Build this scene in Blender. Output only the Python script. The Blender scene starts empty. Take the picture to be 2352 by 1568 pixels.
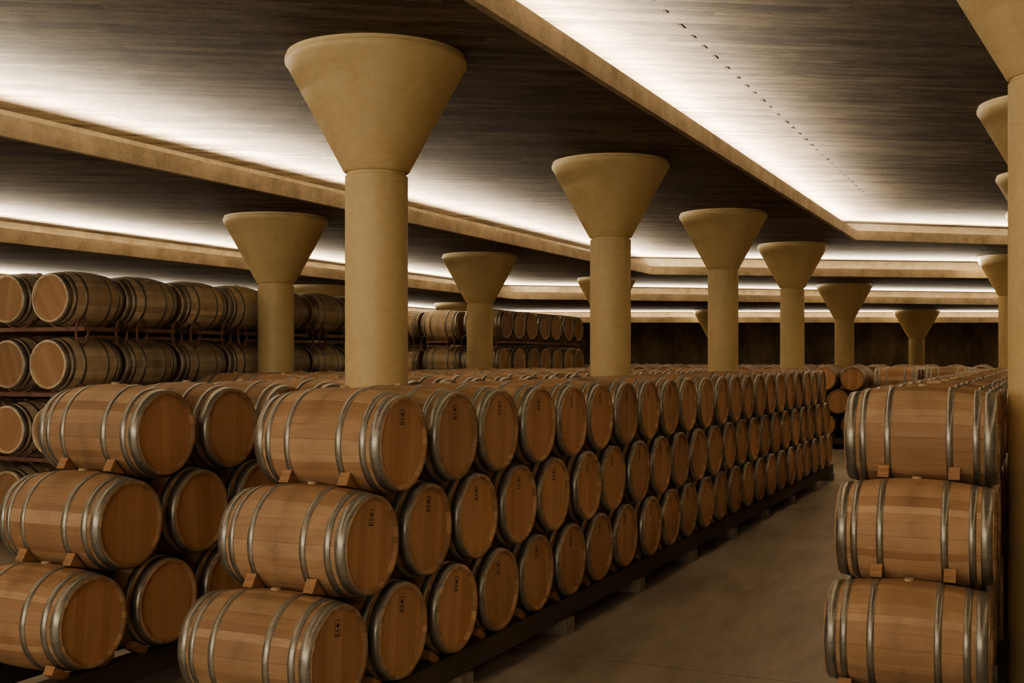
import bpy, bmesh, math, random
from mathutils import Vector, Matrix
random.seed(7)
sc = bpy.context.scene
COL = sc.collection
CAMZ = 2.38
try:
    sc.view_settings.view_transform = 'AgX'
    sc.view_settings.look = 'AgX - Medium High Contrast'
except Exception: pass

# ------------------------------------------------------------------ materials
def newmat(name):
    m = bpy.data.materials.new(name); m.use_nodes = True
    nt = m.node_tree; nt.nodes.clear()
    out = nt.nodes.new('ShaderNodeOutputMaterial')
    b = nt.nodes.new('ShaderNodeBsdfPrincipled')
    nt.links.new(b.outputs[0], out.inputs[0])
    return m, nt, b
def N(nt, t, **kw):
    n = nt.nodes.new(t)
    for k, v in kw.items(): setattr(n, k, v)
    return n
def L(nt, a, b): nt.links.new(a, b)
def math_(nt, op, a, b=None, c=None):
    n = nt.nodes.new('ShaderNodeMath'); n.operation = op
    for i, v in enumerate((a, b, c)):
        if v is None: continue
        if isinstance(v, (int, float)): n.inputs[i].default_value = v
        else: nt.links.new(v, n.inputs[i])
    return n.outputs[0]
def noise(nt, vec, scale, detail=4, rough=.55):
    n = nt.nodes.new('ShaderNodeTexNoise'); n.inputs['Scale'].default_value = scale
    n.inputs['Detail'].default_value = detail; n.inputs['Roughness'].default_value = rough
    if vec is not None: nt.links.new(vec, n.inputs['Vector'])
    return n.outputs['Fac']
def mapping(nt, vec, scale=(1,1,1), rot=(0,0,0)):
    n = nt.nodes.new('ShaderNodeMapping'); n.inputs['Scale'].default_value = scale
    n.inputs['Rotation'].default_value = rot
    nt.links.new(vec, n.inputs['Vector']); return n.outputs[0]
def ramp(nt, fac, stops):
    n = nt.nodes.new('ShaderNodeValToRGB'); cr = n.color_ramp
    while len(cr.elements) < len(stops): cr.elements.new(.5)
    for e, (p, c) in zip(cr.elements, stops):
        e.position = p; e.color = (c[0], c[1], c[2], 1)
    nt.links.new(fac, n.inputs[0]); return n.outputs[0]
def mul_col(nt, col, val):
    n = nt.nodes.new('ShaderNodeVectorMath'); n.operation = 'SCALE'
    nt.links.new(col, n.inputs[0]); nt.links.new(val, n.inputs['Scale']); return n.outputs[0]
def bump(nt, b, h, dist=.01, strength=.5):
    n = nt.nodes.new('ShaderNodeBump'); n.inputs['Distance'].default_value = dist
    n.inputs['Strength'].default_value = strength
    nt.links.new(h, n.inputs['Height']); nt.links.new(n.outputs[0], b.inputs['Normal'])

def wood_staves(name, c1, c2, c3, nst=30):
    m, nt, b = newmat(name)
    tc = N(nt, 'ShaderNodeTexCoord'); sx = N(nt, 'ShaderNodeSeparateXYZ'); L(nt, tc.outputs['Object'], sx.inputs[0])
    oi = N(nt, 'ShaderNodeObjectInfo')
    ang = math_(nt, 'ARCTAN2', sx.outputs['Z'], sx.outputs['Y'])
    u = math_(nt, 'ADD', math_(nt, 'MULTIPLY', ang, nst/(2*math.pi)), 100)
    u = math_(nt, 'ADD', u, math_(nt, 'MULTIPLY', math_(nt, 'SINE', math_(nt, 'MULTIPLY', ang, 7)), .35))
    fl = math_(nt, 'FLOOR', u); fr = math_(nt, 'FRACT', u)
    wn = N(nt, 'ShaderNodeTexWhiteNoise', noise_dimensions='2D')
    cv = N(nt, 'ShaderNodeCombineXYZ'); L(nt, fl, cv.inputs[0]); L(nt, oi.outputs['Random'], cv.inputs[1])
    L(nt, cv.outputs[0], wn.inputs['Vector'])
    cg = N(nt, 'ShaderNodeCombineXYZ'); L(nt, math_(nt, 'MULTIPLY', sx.outputs['X'], 2.2), cg.inputs[0])
    L(nt, math_(nt, 'MULTIPLY', u, 2.5), cg.inputs[1]); L(nt, math_(nt, 'MULTIPLY', oi.outputs['Random'], 50), cg.inputs[2])
    g = noise(nt, cg.outputs[0], 1.6, 6, .65)
    cb = N(nt, 'ShaderNodeVectorMath', operation='ADD'); L(nt, tc.outputs['Object'], cb.inputs[0]); L(nt, oi.outputs['Location'], cb.inputs[1])
    blotch = noise(nt, cb.outputs[0], 4, 6, .65)
    f = math_(nt, 'ADD', math_(nt, 'MULTIPLY', wn.outputs['Value'], .5), math_(nt, 'MULTIPLY', g, .5))
    col = ramp(nt, f, [(.15, c3), (.5, c1), (.85, c2)])
    edge = math_(nt, 'MINIMUM', fr, math_(nt, 'SUBTRACT', 1, fr))
    line = math_(nt, 'MINIMUM', math_(nt, 'ADD', math_(nt, 'MULTIPLY', edge, 12), .66), 1)
    # wine stain / grime round the bung at the bilge
    st = math_(nt, 'SUBTRACT', 1, math_(nt, 'MULTIPLY', math_(nt, 'ABSOLUTE', sx.outputs['X']), 6))
    st = math_(nt, 'MAXIMUM', st, 0)
    st = math_(nt, 'MULTIPLY', st, math_(nt, 'MAXIMUM', math_(nt, 'MULTIPLY', math_(nt, 'SUBTRACT', blotch, .45), 3.5), 0))
    st = math_(nt, 'MINIMUM', math_(nt, 'MULTIPLY', st, .6), .4)
    k = math_(nt, 'MULTIPLY', line, math_(nt, 'ADD', .62, math_(nt, 'MULTIPLY', blotch, .7)))
    k = math_(nt, 'MULTIPLY', k, math_(nt, 'SUBTRACT', 1, st))
    k = math_(nt, 'MULTIPLY', k, math_(nt, 'ADD', .74, math_(nt, 'MULTIPLY', oi.outputs['Random'], .45)))
    L(nt, mul_col(nt, col, k), b.inputs['Base Color'])
    b.inputs['Roughness'].default_value = .6
    bump(nt, b, math_(nt, 'ADD', line, math_(nt, 'MULTIPLY', g, .3)), .003, .5)
    return m
def wood_head(name, c1, c2, c3):
    m, nt, b = newmat(name)
    tc = N(nt, 'ShaderNodeTexCoord'); sx = N(nt, 'ShaderNodeSeparateXYZ'); L(nt, tc.outputs['Object'], sx.inputs[0])
    oi = N(nt, 'ShaderNodeObjectInfo')
    u = math_(nt, 'ADD', math_(nt, 'MULTIPLY', sx.outputs['Y'], 12.5), math_(nt, 'ADD', 50, oi.outputs['Random']))
    fl = math_(nt, 'FLOOR', u); fr = math_(nt, 'FRACT', u)
    wn = N(nt, 'ShaderNodeTexWhiteNoise', noise_dimensions='2D')
    cv = N(nt, 'ShaderNodeCombineXYZ'); L(nt, fl, cv.inputs[0]); L(nt, oi.outputs['Random'], cv.inputs[1])
    L(nt, cv.outputs[0], wn.inputs['Vector'])
    cg = N(nt, 'ShaderNodeCombineXYZ'); L(nt, math_(nt, 'MULTIPLY', sx.outputs['Z'], 2.0), cg.inputs[0])
    L(nt, math_(nt, 'MULTIPLY', u, 3.2), cg.inputs[1]); L(nt, math_(nt, 'MULTIPLY', oi.outputs['Random'], 50), cg.inputs[2])
    g = noise(nt, cg.outputs[0], 1.8, 6, .65)
    f = math_(nt, 'ADD', math_(nt, 'MULTIPLY', wn.outputs['Value'], .4), math_(nt, 'MULTIPLY', g, .6))
    col = ramp(nt, f, [(.15, c3), (.5, c1), (.85, c2)])
    edge = math_(nt, 'MINIMUM', fr, math_(nt, 'SUBTRACT', 1, fr))
    line = math_(nt, 'MINIMUM', math_(nt, 'ADD', math_(nt, 'MULTIPLY', edge, 14), .70), 1)
    k = math_(nt, 'MULTIPLY', line, math_(nt, 'ADD', .8, math_(nt, 'MULTIPLY', oi.outputs['Random'], .35)))
    L(nt, mul_col(nt, col, k), b.inputs['Base Color'])
    b.inputs['Roughness'].default_value = .55
    bump(nt, b, math_(nt, 'ADD', line, math_(nt, 'MULTIPLY', g, .3)), .002, .5)
    return m
M_st = wood_staves('oak_staves', (.44,.29,.18), (.57,.41,.275), (.31,.18,.105))
M_hd = wood_head('oak_head', (.60,.37,.225), (.69,.45,.285), (.49,.28,.16))
M_st2 = wood_staves('oak_staves_aged', (.68,.575,.42), (.82,.72,.56), (.52,.39,.26))
M_hd2 = wood_head('oak_head_aged', (.40,.25,.145), (.47,.31,.185), (.31,.185,.105))

def metal(name, col, rough, met=.85, var=.5):
    m, nt, b = newmat(name)
    tc = N(nt, 'ShaderNodeTexCoord')
    n = noise(nt, tc.outputs['Object'], 9, 6, .7)
    n2 = noise(nt, tc.outputs['Object'], 60, 3, .6)
    f = math_(nt, 'ADD', math_(nt, 'MULTIPLY', n, .6), math_(nt, 'MULTIPLY', n2, .4))
    c = ramp(nt, f, [(.35, [x*(1-var) for x in col]), (.65, col)])
    L(nt, c, b.inputs['Base Color'])
    b.inputs['Metallic'].default_value = met
    L(nt, math_(nt, 'ADD', rough-.1, math_(nt, 'MULTIPLY', n, .2)), b.inputs['Roughness'])
    return m
M_hoop = metal('galvanised_hoop', (.50,.495,.46), .38, .8, .45)
M_rack = metal('rack_steel', (.34,.20,.16), .5, .2)

def flatmat(name, col, rough=.6, var=.25, scale=12, stretch=(1,1,1), bd=.003):
    m, nt, b = newmat(name)
    tc = N(nt, 'ShaderNodeTexCoord')
    n = noise(nt, mapping(nt, tc.outputs['Object'], stretch), scale, 5, .6)
    c = ramp(nt, n, [(.3, [x*(1-var) for x in col]), (.7, [x*(1+var*.5) for x in col])])
    L(nt, c, b.inputs['Base Color']); b.inputs['Roughness'].default_value = rough
    if bd: bump(nt, b, n, bd, .5)
    return m
M_ink = flatmat('stamp_ink', (.035,.02,.012), .7, .1)
M_bung = flatmat('bung_silicone', (.55,.42,.28), .5, .1)
M_chock = flatmat('chock_wood', (.42,.245,.14), .65, .3, 6, (1,1,8))
M_rail = flatmat('rail_timber', (.11,.095,.08), .7, .35, 5, (1,.2,1))
M_foot = flatmat('rail_foot', (.36,.33,.28), .7, .3)
M_tie = flatmat('tie_mark', (.03,.022,.016), .9, .1)

def column_mat():
    m, nt, b = newmat('column_stucco')
    tc = N(nt, 'ShaderNodeTexCoord')
    n1 = noise(nt, mapping(nt, tc.outputs['Object'], (1,1,.35)), 3, 6, .65)
    n2 = noise(nt, mapping(nt, tc.outputs['Object'], (1,1,2.5)), 9, 6, .7)
    n3 = noise(nt, tc.outputs['Object'], 70, 3, .6)
    f = math_(nt, 'ADD', math_(nt, 'MULTIPLY', n1, .55), math_(nt, 'MULTIPLY', n2, .45))
    c = ramp(nt, f, [(.3, (.57,.445,.24)), (.5, (.69,.56,.32)), (.7, (.75,.62,.385))])
    pits = math_(nt, 'MINIMUM', 1, math_(nt, 'ADD', .75, math_(nt, 'MULTIPLY', math_(nt, 'SUBTRACT', n3, .28), 3)))
    L(nt, mul_col(nt, c, pits), b.inputs['Base Color'])
    b.inputs['Roughness'].default_value = .45
    bump(nt, b, math_(nt, 'ADD', n2, math_(nt, 'MULTIPLY', n3, .6)), .005, .45)
    return m
M_col = column_mat()

BOARD = math.radians(-32)   # board direction in plan
def ceiling_mat():
    m, nt, b = newmat('board_formed_ceiling')
    tc = N(nt, 'ShaderNodeTexCoord')
    rot = N(nt, 'ShaderNodeVectorRotate', rotation_type='Z_AXIS'); rot.inputs['Angle'].default_value = BOARD
    L(nt, tc.outputs['Object'], rot.inputs['Vector'])
    v = rot.outputs[0]
    sx = N(nt, 'ShaderNodeSeparateXYZ'); L(nt, v, sx.inputs[0])
    wob = noise(nt, mapping(nt, v, (.6, .6, 1)), 1.5, 3, .5)
    bu = math_(nt, 'ADD', math_(nt, 'MULTIPLY', sx.outputs['Y'], 1/.12), math_(nt, 'MULTIPLY', wob, .4))
    fl = math_(nt, 'FLOOR', bu); fr = math_(nt, 'FRACT', bu)
    w0 = N(nt, 'ShaderNodeTexWhiteNoise', noise_dimensions='1D'); L(nt, fl, w0.inputs['W'])
    seg = math_(nt, 'FLOOR', math_(nt, 'ADD', math_(nt, 'MULTIPLY', sx.outputs['X'], .4), math_(nt, 'MULTIPLY', w0.outputs['Value'], 9)))
    wn = N(nt, 'ShaderNodeTexWhiteNoise', noise_dimensions='2D')
    cv = N(nt, 'ShaderNodeCombineXYZ'); L(nt, fl, cv.inputs[0]); L(nt, seg, cv.inputs[1]); L(nt, cv.outputs[0], wn.inputs['Vector'])
    streak = noise(nt, mapping(nt, v, (.9, 5.5, 1)), 1.5, 9, .76)
    blot = noise(nt, mapping(nt, v, (.7, 1.3, 1)), .8, 7, .68)
    fine = noise(nt, mapping(nt, v, (7, 18, 1)), 2.5, 5, .75)
    f = math_(nt, 'ADD', math_(nt, 'MULTIPLY', wn.outputs['Value'], .09), math_(nt, 'MULTIPLY', streak, .44))
    f = math_(nt, 'ADD', f, math_(nt, 'MULTIPLY', blot, .24)); f = math_(nt, 'ADD', f, math_(nt, 'MULTIPLY', fine, .23))
    c = ramp(nt, f, [(.40, (.036,.024,.014)), (.47, (.088,.065,.042)), (.52, (.150,.114,.076)), (.61, (.25,.198,.138))])
    edge = math_(nt, 'MINIMUM', fr, math_(nt, 'SUBTRACT', 1, fr))
    line = math_(nt, 'MINIMUM', math_(nt, 'ADD', math_(nt, 'MULTIPLY', edge, 7), .55), 1)
    L(nt, mul_col(nt, c, line), b.inputs['Base Color'])
    b.inputs['Roughness'].default_value = .8
    h = math_(nt, 'ADD', math_(nt, 'MULTIPLY', wn.outputs['Value'], .4), math_(nt, 'ADD', math_(nt, 'ADD', streak, fine), math_(nt, 'MULTIPLY', line, .5)))
    bump(nt, b, h, .022, .9)
    return m
M_ceil = ceiling_mat()
def concrete(name, c1, c2, scale, rough, streak=(1,1,1), bd=.006):
    m, nt, b = newmat(name)
    tc = N(nt, 'ShaderNodeTexCoord')
    n1 = noise(nt, mapping(nt, tc.outputs['Object'], streak), scale, 8, .7)
    n2 = noise(nt, tc.outputs['Object'], scale*14, 4, .6)
    f = math_(nt, 'ADD', math_(nt, 'MULTIPLY', n1, .75), math_(nt, 'MULTIPLY', n2, .25))
    L(nt, ramp(nt, f, [(.38, c1), (.62, c2)]), b.inputs['Base Color'])
    b.inputs['Roughness'].default_value = rough
    bump(nt, b, f, bd, .5)
    return m
M_lip = concrete('lip_concrete', (.31,.26,.185), (.54,.48,.375), 2.2, .75)
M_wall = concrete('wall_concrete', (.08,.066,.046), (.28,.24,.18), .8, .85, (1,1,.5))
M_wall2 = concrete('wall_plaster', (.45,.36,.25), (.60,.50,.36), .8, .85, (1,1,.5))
def floor_mat():
    m, nt, b = newmat('polished_floor')
    tc = N(nt, 'ShaderNodeTexCoord'); o = tc.outputs['Object']
    n1 = noise(nt, mapping(nt, o, (1,.45,1)), 1.1, 8, .65)
    n2 = noise(nt, o, 30, 3, .6)
    n3 = noise(nt, mapping(nt, o, (2.5,.6,1), (0,0,.5)), 2.0, 6, .7)
    f = math_(nt, 'ADD', math_(nt, 'MULTIPLY', n1, .55), math_(nt, 'ADD', math_(nt, 'MULTIPLY', n3, .35), math_(nt, 'MULTIPLY', n2, .1)))
    c = ramp(nt, f, [(.36, (.25,.225,.19)), (.5, (.42,.39,.34)), (.64, (.58,.54,.475))])
    sx = N(nt, 'ShaderNodeSeparateXYZ'); L(nt, o, sx.inputs[0])
    def joint(co, off, per):
        fr = math_(nt, 'FRACT', math_(nt, 'ADD', math_(nt, 'MULTIPLY', co, 1/per), off))
        return math_(nt, 'GREATER_THAN', math_(nt, 'ABSOLUTE', math_(nt, 'SUBTRACT', fr, .5)), .5-.007/per)
    j = math_(nt, 'MAXIMUM', joint(sx.outputs['Y'], .5345, 5.8), joint(sx.outputs['X'], .0, 5.17))
    k = math_(nt, 'SUBTRACT', 1, math_(nt, 'MULTIPLY', j, .55))
    L(nt, mul_col(nt, c, k), b.inputs['Base Color'])
    L(nt, math_(nt, 'ADD', .22, math_(nt, 'MULTIPLY', n1, .4)), b.inputs['Roughness'])
    bump(nt, b, math_(nt, 'ADD', f, math_(nt, 'MULTIPLY', j, -1)), .002, .4)
    return m
M_floor = floor_mat()

# ------------------------------------------------------------------ helpers
def mkobj(name, me, parent=None, loc=(0,0,0), rot=(0,0,0)):
    o = bpy.data.objects.new(name, me); COL.objects.link(o)
    o.location = loc; o.rotation_euler = rot
    if parent: o.parent = parent
    return o
def box(bm, x0, x1, y0, y1, z0, z1, mi=0, M=None):
    vs = [bm.verts.new(p) for p in ((x0,y0,z0),(x1,y0,z0),(x1,y1,z0),(x0,y1,z0),(x0,y0,z1),(x1,y0,z1),(x1,y1,z1),(x0,y1,z1))]
    if M is not None:
        for v in vs: v.co = M @ v.co
    for q in ((3,2,1,0),(4,5,6,7),(0,1,5,4),(1,2,6,5),(2,3,7,6),(3,0,4,7)):
        f = bm.faces.new([vs[i] for i in q]); f.material_index = mi
def tube(bm, pts, r, seg=8, mi=0):
    rings = []
    n = len(pts)
    for i, p in enumerate(pts):
        p = Vector(p)
        t = (Vector(pts[min(i+1, n-1)]) - Vector(pts[max(i-1, 0)])).normalized()
        a = t.cross(Vector((0,0,1)))
        if a.length < .1: a = t.cross(Vector((1,0,0)))
        a.normalize(); b_ = t.cross(a)
        rings.append([bm.verts.new(p + a*r*math.cos(2*math.pi*k/seg) + b_*r*math.sin(2*math.pi*k/seg)) for k in range(seg)])
    for i in range(n-1):
        for k in range(seg):
            f = bm.faces.new((rings[i][k], rings[i][(k+1)%seg], rings[i+1][(k+1)%seg], rings[i+1][k])); f.material_index = mi; f.smooth = True

# ------------------------------------------------------------------ barrel mesh (axis = local X)
HL, RH, RB = .475, .297, .35
def rad(x): return RH + (RB-RH)*(1-abs(x/HL)**2.0)
def barrel_mesh(name, stamp, mats):
    me = bpy.data.meshes.new(name); bm = bmesh.new(); SEG = 56
    def ring(x, r): return [bm.verts.new((x, r*math.cos(2*math.pi*k/SEG), r*math.sin(2*math.pi*k/SEG))) for k in range(SEG)]
    def skin(prof, mi, smooth=True):
        rs = [ring(x, r) for x, r in prof]
        for a, b_ in zip(rs, rs[1:]):
            for k in range(SEG):
                f = bm.faces.new((a[k], b_[k], b_[(k+1)%SEG], a[(k+1)%SEG])); f.material_index = mi; f.smooth = smooth
        return rs
    xs = [-HL + 2*HL*i/20 for i in range(21)]
    skin([(x, rad(x)) for x in xs], 0)
    for s in (-1, 1):
        skin([(s*HL, RH), (s*(HL+.004), RH-.006), (s*HL, RH-.020)], 0)
        rs = skin([(s*HL, RH-.020), (s*(HL-.028), RH-.024)], 0)
        f = bm.faces.new(rs[1] if s > 0 else rs[1][::-1]); f.material_index = 1
    def hoop(a, b_, th=.0035):
        m_ = (a+b_)/2
        skin([(a, rad(a)-.002), (a, rad(a)+th), (m_, rad(m_)+th+.0005), (b_, rad(b_)+th), (b_, rad(b_)-.002)], 2)
    for s in (-1, 1):
        hoop(*sorted((s*.470, s*.402)), .004)
        hoop(*sorted((s*.376, s*.334)), .0035)
        hoop(*sorted((s*.214, s*.172)), .003)
    # bung
    r0 = .032
    top = [bm.verts.new((r0*.9*math.cos(2*math.pi*k/16), r0*.9*math.sin(2*math.pi*k/16), RB+.012)) for k in range(16)]
    bot = [bm.verts.new((r0*math.cos(2*math.pi*k/16), r0*math.sin(2*math.pi*k/16), RB-.01)) for k in range(16)]
    f = bm.faces.new(top); f.material_index = 4
    for k in range(16):
        f = bm.faces.new((bot[k], bot[(k+1)%16], top[(k+1)%16], top[k])); f.material_index = 4
    if stamp:
        X = HL-.028+.0012
        def quad(y0, y1, z0, z1):
            f = bm.faces.new([bm.verts.new((X, y, z)) for y, z in ((y0,z0),(y1,z0),(y1,z1),(y0,z1))]); f.material_index = 3
        cz, w, h, t = .172, .028, .042, .004
        quad(-w, w, cz+h-t, cz+h); quad(-w, w, cz-h, cz-h+t); quad(-w, -w+t, cz-h+t, cz+h-t); quad(w-t, w, cz-h+t, cz+h-t)
        # plain stand-in mark: a diamond over a bar
        f = bm.faces.new([bm.verts.new((X, y, z+cz+.010)) for y, z in ((-.015,0),(0,-.018),(.015,0),(0,.018))]); f.material_index = 3
        quad(-.017, .017, cz-.025, cz-.018)
        quad(-w, w, cz-h-.014, cz-h-.007)
    bmesh.ops.recalc_face_normals(bm, faces=[f for f in bm.faces if f.material_index in (0,1,4)])
    bm.to_mesh(me); bm.free()
    for m in mats: me.materials.append(m)
    return me
ME_stamp = barrel_mesh('barrel_stamped', True, (M_st, M_hd, M_hoop, M_ink, M_bung))
ME_plain = barrel_mesh('barrel_plain', False, (M_st, M_hd, M_hoop, M_ink, M_bung))
ME_aged = barrel_mesh('barrel_aged', False, (M_st2, M_hd2, M_hoop, M_ink, M_bung))

P = .723; TZ = (.64, 1.24, 1.84)
def stack(loc, rotz, n, mesh, seed=0, wide=1, gapw=1.0):
    """three-tier pyramid row. local: heads face +X at x=0, row runs +Y"""
    rnd = random.Random(seed)
    root = bpy.data.objects.new('wine_barrel_stack', None); COL.objects.link(root)
    root.location = loc; root.rotation_euler = (0,0,rotz)
    bm = bmesh.new()
    for w in range(wide):
        xo = -w*gapw - .475
        for t in range(3):
            k = 2-t
            for i in range(n+k):
                y = -k*P/2 + i*P
                o = mkobj('barrel', mesh, root, (xo + rnd.uniform(-.012,.012), y + rnd.uniform(-.005,.005), TZ[t] + rnd.uniform(-.002,.003)),
                          (rnd.uniform(-.12,.12), 0, rnd.uniform(-.012,.012)))
                if t > 0:
                    for sgn in (-1, 1):
                        if sgn == 1 and i < n+k-1: continue
                        low = Vector((xo, y + sgn*P/2, TZ[t]-.6)); up = Vector((xo, y, TZ[t]))
                        mid = (low+up)/2; dd = (up-low).normalized(); perp = Vector((0, sgn*dd.z, -sgn*dd.y))
                        for xx in (-.21, .23):
                            c = [mid + perp*.05 + dd*q for q in (-.006, .006)] + [mid + perp*.175 + dd*q for q in (.045, -.045)]
                            a = [bm.verts.new(p + Vector((xx-.035, 0, 0))) for p in c]
                            b_ = [bm.verts.new(p + Vector((xx+.035, 0, 0))) for p in c]
                            bm.faces.new(a); bm.faces.new(b_[::-1])
                            for q in range(4): bm.faces.new((a[q], b_[q], b_[(q+1)%4], a[(q+1)%4]))
                if t == 0:
                    for sgn in (-1, 1):
                        for xx in (-.36, .36):
                            M = Matrix.Translation((xo+xx, y+sgn*.20, .335)) @ Matrix.Rotation(sgn*.55, 4, 'X')
                            box(bm, -.04, .04, -.07, .07, -.03, .03, 0, M)
        y0, y1 = -P-.45, (n+.5)*P+.4
        for xx in (-.36, .36):
            box(bm, xo+xx-.055, xo+xx+.055, y0, y1, .13, .30, 1)
        k = int((y1-y0)/1.95)
        for j in range(k+1):
            yy = y0+.15+(y1-y0-.3)*j/k
            box(bm, xo-.45, xo+.45, yy-.09, yy+.09, 0, .13, 2)
    bmesh.ops.recalc_face_normals(bm, faces=bm.faces[:])
    me = bpy.data.meshes.new('supports'); bm.to_mesh(me); bm.free()
    for m in (M_chock, M_rail, M_foot): me.materials.append(m)
    mkobj('rails_and_chocks', me, root)
    return root

R90 = -math.pi/2
stack((-3.70, 6.33, 0), 0, 22, ME_stamp, 1)
stack((-5.69, 6.40, 0), 0, 22, ME_plain, 2)
stack((-.29, 8.28, 0), 0, 22, ME_plain, 3)
stack((1.27, 8.6, 0), 0, 22, ME_plain, 4)
stack((-7.75, 11.2, 0), 0, 15, ME_plain, 5)
stack((-8.95, 11.8, 0), 0, 14, ME_plain, 6)
stack((-13.2, 30.6, 0), R90, 13, ME_plain, 7, 2)
stack((-13.2, 34.2, 0), R90, 17, ME_plain, 8, 3)
stack((-2.55, 27.2, 0), 0, 8, ME_plain, 9)
stack((-1.45, 27.2, 0), 0, 4, ME_plain, 10)

# ------------------------------------------------------------------ steel racks
RZ = (.66, 1.48, 2.30, 3.12)
def rack(loc, rotz, ncol, slots, seed):
    rnd = random.Random(seed)
    root = bpy.data.objects.new('barrel_rack', None); COL.objects.link(root)
    root.location = loc; root.rotation_euler = (0,0,rotz)
    bm = bmesh.new(); ye = (ncol-1)*.74
    for s in range(slots):
        xo = -.475 - s*1.03
        for z in RZ:
            for j in range(ncol):
                mkobj('barrel', ME_aged, root, (xo+rnd.uniform(-.03,.03), j*.74, z), (rnd.uniform(-.6,.6), 0, rnd.uniform(-.01,.01)))
            zb = z-.375
            for xx in (-.27, .27):
                box(bm, xo+xx-.025, xo+xx+.025, -.40, ye+.40, zb-.03, zb+.02)
                for j in range(ncol):   # curved cradles
                    pts = [(xo+xx, j*.74+.365*math.sin(a), z-.365*math.cos(a)) for a in [(-.75+.15*q) for q in range(11)]]
                    tube(bm, pts, .014, 6)
            for yy in (-.40, ye+.40):
                box(bm, xo-.27, xo+.27, yy-.02, yy+.02, zb-.03, zb+.02)
                box(bm, xo-.27, xo+.27, yy-.02, yy+.02, zb-.12, zb-.085)
                for xx in (-.33, .33):   # bent loop feet / handles
                    pts = [(xo+xx+.10*math.cos(a), yy, zb-.04+.17*math.sin(a)) for a in [2*math.pi*q/16 for q in range(17)]]
                    tube(bm, pts, .018, 6)
        for xx in (-.27, .27):
            for yy in (-.40, ye+.40):
                box(bm, xo+xx-.022, xo+xx+.022, yy-.022, yy+.022, 0, .27)
    bmesh.ops.recalc_face_normals(bm, faces=bm.faces[:])
    me = bpy.data.meshes.new('rack_frame'); bm.to_mesh(me); bm.free(); me.materials.append(M_rack)
    mkobj('frame', me, root)
rack((-14.05, 10.35, 0), R90, 5, 8, 21)
rack((-10.8, 22.9, 0), 0, 7, 3, 22)

# ------------------------------------------------------------------ columns
H = [3.02, 2.56, 2.09, 1.67, 1.27]
H = [h+CAMZ for h in H]
def column(x, y, lvl):
    zt = H[lvl]; zn = zt-.985
    prof = [(.267, 0), (.267, zn-.035), (.262, zn-.03), (.250, zn-.028), (.250, zn-.004), (.268, zn), (.282, zn+.012), (.293, zn+.035)]
    prof += [(.293+(.752-.293)*t, zn+.035+(.885-.035)*t) for t in (.25,.5,.75,1)]
    prof += [(.768, zn+.905), (.772, zn+.925), (.770, zn+.948), (.755, zn+.955), (.755, zn+.985)]
    me = bpy.data.meshes.new('column'); bm = bmesh.new(); SEG = 96
    rs = [[bm.verts.new((r*math.cos(2*math.pi*k/SEG), r*math.sin(2*math.pi*k/SEG), z)) for k in range(SEG)] for r, z in prof]
    for a, b_ in zip(rs, rs[1:]):
        for k in range(SEG):
            f = bm.faces.new((a[k], a[(k+1)%SEG], b_[(k+1)%SEG], b_[k])); f.smooth = True
    bm.faces.new(rs[0][::-1]); bm.faces.new(rs[-1])
    bm.to_mesh(me); bm.free(); me.materials.append(M_col)
    try: me.set_sharp_from_angle(angle=math.radians(28))
    except Exception: pass
    mkobj('mushroom_column', me, None, (x, y, 0))
for x, y, l in ((-5.17,8.37,1),(-5.17,14.17,1),(-5.17,19.97,1),(-5.17,26.1,1),(-5.17,33.5,2),
                (-10.4,14.0,2),(-10.4,20.8,2),(-10.4,28.2,2),(-10.4,39.2,3),(-4.04,42.0,3),
                (.02,9.16,0),(.02,14.96,0),(.02,20.76,0),(.02,26.0,0),(-.80,31.4,1),
                (-15.3,22.3,3),(-16.2,31.0,3)):
    column(x, y, l)

# ------------------------------------------------------------------ ceiling terraces
XR, YN = 9.0, -8.0
def line(xk, yc, sl):
    return [Vector((xk, YN)), Vector((xk, yc)), Vector((XR, yc + sl*(XR-xk)))]
LIPS = [line(-3.72, 25.6, .86), line(-8.9, 27.4, .66), line(-13.6, 29.4, .78), line(-18.3, 36.6, .475)]
def offset(pl, d):     # outward (left / back)
    a, c, b = pl
    dv = (b-c).normalized(); nb = Vector((-dv.y, dv.x))
    p = c + nb*d; t = (c.x-d-p.x)/dv.x
    cc = p + dv*t
    bb_t = (XR-p.x)/dv.x
    return [Vector((a.x-d, a.y)), cc, p + dv*bb_t]
def prism(name, poly, z0, z1, mat):
    me = bpy.data.meshes.new(name); bm = bmesh.new()
    lo = [bm.verts.new((p.x, p.y, z0)) for p in poly]; hi = [bm.verts.new((p.x, p.y, z1)) for p in poly]
    bm.faces.new(lo); bm.faces.new(hi[::-1]); n = len(poly)
    for i in range(n): bm.faces.new((lo[i], hi[i], hi[(i+1)%n], lo[(i+1)%n]))
    bmesh.ops.recalc_face_normals(bm, faces=bm.faces[:]); bmesh.ops.triangulate(bm, faces=[f for f in bm.faces if len(f.verts)>4])
    bm.to_mesh(me); bm.free(); me.materials.append(mat)
    return me
ceil_root = bpy.data.objects.new('ceiling', None); COL.objects.link(ceil_root)
OV = .85
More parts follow.
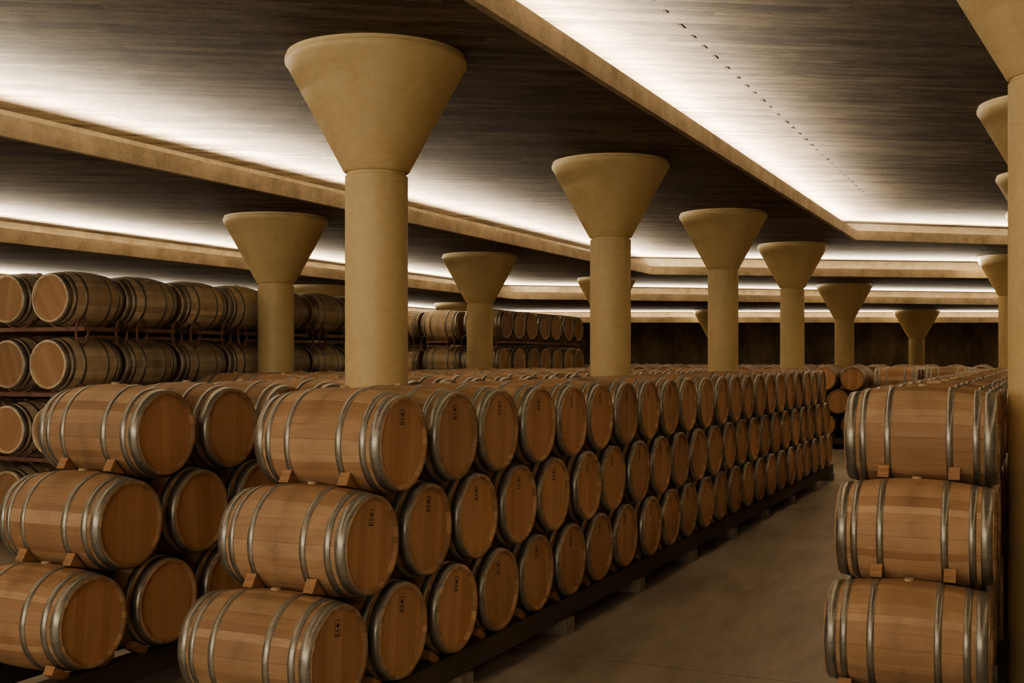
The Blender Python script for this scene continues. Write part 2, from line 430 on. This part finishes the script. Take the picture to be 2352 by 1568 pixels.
for k in range(5):
    inner = LIPS[k-1] if k else None
    outer = offset(LIPS[k], OV) if k < 4 else offset(LIPS[3], 3.0)
    if k == 0: poly = [Vector((XR, YN))] + outer[::-1]
    else: poly = inner + outer[::-1]
    mkobj('slab_%d' % k, prism('slab', poly, H[k], H[k]+.05, M_ceil), ceil_root)
    if k < 4:
        lp = LIPS[k]
        mkobj('lip_%d' % k, prism('lip', offset(lp, -.02) + offset(lp, .05)[::-1], H[k+1]-.003, H[k+1]+.20, M_lip), ceil_root)
        o1 = offset(lp, OV-.02); o2 = offset(lp, OV+.08)
        mkobj('cove_back_%d' % k, prism('cove', o1 + o2[::-1], H[k+1]+.02, H[k]+.05, M_lip), ceil_root)
for nm, a, b_, z0, z1 in (('fill_trough_lip', 4.35, 4.42, H[1], H[1]+.2), ('fill_trough_floor', 4.42, XR, H[1], H[1]+.05)):  # trough right of the view, added to hold the side fill strip
    mkobj(nm, prism(nm, [Vector((a, YN)), Vector((b_, YN)), Vector((b_, 40)), Vector((a, 40))], z0, z1, M_lip), ceil_root)
# row of form-tie marks cast in the top slab
bm = bmesh.new(); rr = random.Random(3); y = -6
while y < 22:
    box(bm, -3.0-.014, -3.0+.014, y, y+.06+.09*rr.random(), H[0]-.004, H[0]+.004); y += .38+.1*rr.random()
me = bpy.data.meshes.new('tie_marks'); bm.to_mesh(me); bm.free(); me.materials.append(M_tie); mkobj('form_tie_marks', me, ceil_root)
# cove lights, then two fill strips added out of view
W_M = 92
def strip(p, q, z, inward, name, wm=W_M):
    d = (q-p); ln = d.length; d = d.normalized()
    ld = bpy.data.lights.new(name, 'AREA'); ld.shape = 'RECTANGLE'; ld.size = ln; ld.size_y = .07
    ld.energy = wm*ln; ld.color = (1.0, .865, .66)
    o = bpy.data.objects.new(name, ld); COL.objects.link(o)
    n = (Vector((inward.x, inward.y, 0))*.70 + Vector((0,0,.72))).normalized()
    xa = Vector((d.x, d.y, 0)); za = -n; ya = za.cross(xa)
    M = Matrix((xa, ya, za)).transposed().to_4x4(); M.translation = Vector(((p.x+q.x)/2, (p.y+q.y)/2, z))
    o.matrix_world = M
for k in range(4):
    o = offset(LIPS[k], .24); z = H[k+1]+.17
    dv = (o[2]-o[1]).normalized()
    strip(o[0], o[1], z, Vector((1,0)), 'side_fill_strip')
    strip(o[1], o[2], z, Vector((dv.y, -dv.x)), 'side_fill_strip')
strip(Vector((4.6, 38)), Vector((4.6, YN)), H[1]+.17, Vector((-1,0)), 'side_fill_strip', 72)  # added fill, out of view: lifts the top slab and barrel heads
strip(Vector((4.2, YN+.3)), Vector((-19, YN+.3)), 3.2, Vector((0,1)), 'rear_fill_strip', 50)  # added fill behind the camera, brightens barrels facing it

# ------------------------------------------------------------------ shell
def wallbox(name, p, q, th, z1, mat):
    d = (q-p).normalized(); n = Vector((-d.y, d.x))*th
    mkobj(name, prism(name, [p, q, q+n, p+n], 0, z1, mat))
me = bpy.data.meshes.new('floor'); bm = bmesh.new(); box(bm, -23, 12, -9, 62, -.2, 0); bm.to_mesh(me); bm.free(); me.materials.append(M_floor)
mkobj('floor', me)
w4 = offset(LIPS[3], 1.1)
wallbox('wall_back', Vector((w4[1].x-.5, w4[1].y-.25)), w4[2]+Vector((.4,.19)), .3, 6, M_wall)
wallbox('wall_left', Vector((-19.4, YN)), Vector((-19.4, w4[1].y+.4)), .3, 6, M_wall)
wallbox('wall_right', Vector((XR, 52)), Vector((XR, YN)), .3, 6, M_wall2)
wallbox('wall_near', Vector((XR, YN)), Vector((-19.4, YN)), .3, 6, M_wall2)

# world
w = bpy.data.worlds.new('World'); sc.world = w; w.use_nodes = True
w.node_tree.nodes['Background'].inputs[0].default_value = (.5,.38,.25,1); w.node_tree.nodes['Background'].inputs[1].default_value = .2

# camera
cd = bpy.data.cameras.new('Camera'); cd.sensor_width = 36; cd.lens = 2630/2352*36
cd.shift_y = (822-784)/2352; cd.clip_end = 200
cam = bpy.data.objects.new('Camera', cd); COL.objects.link(cam)
cam.location = (0,0,CAMZ); cam.rotation_euler = (math.pi/2, 0, math.atan(1224/2630))
sc.camera = cam
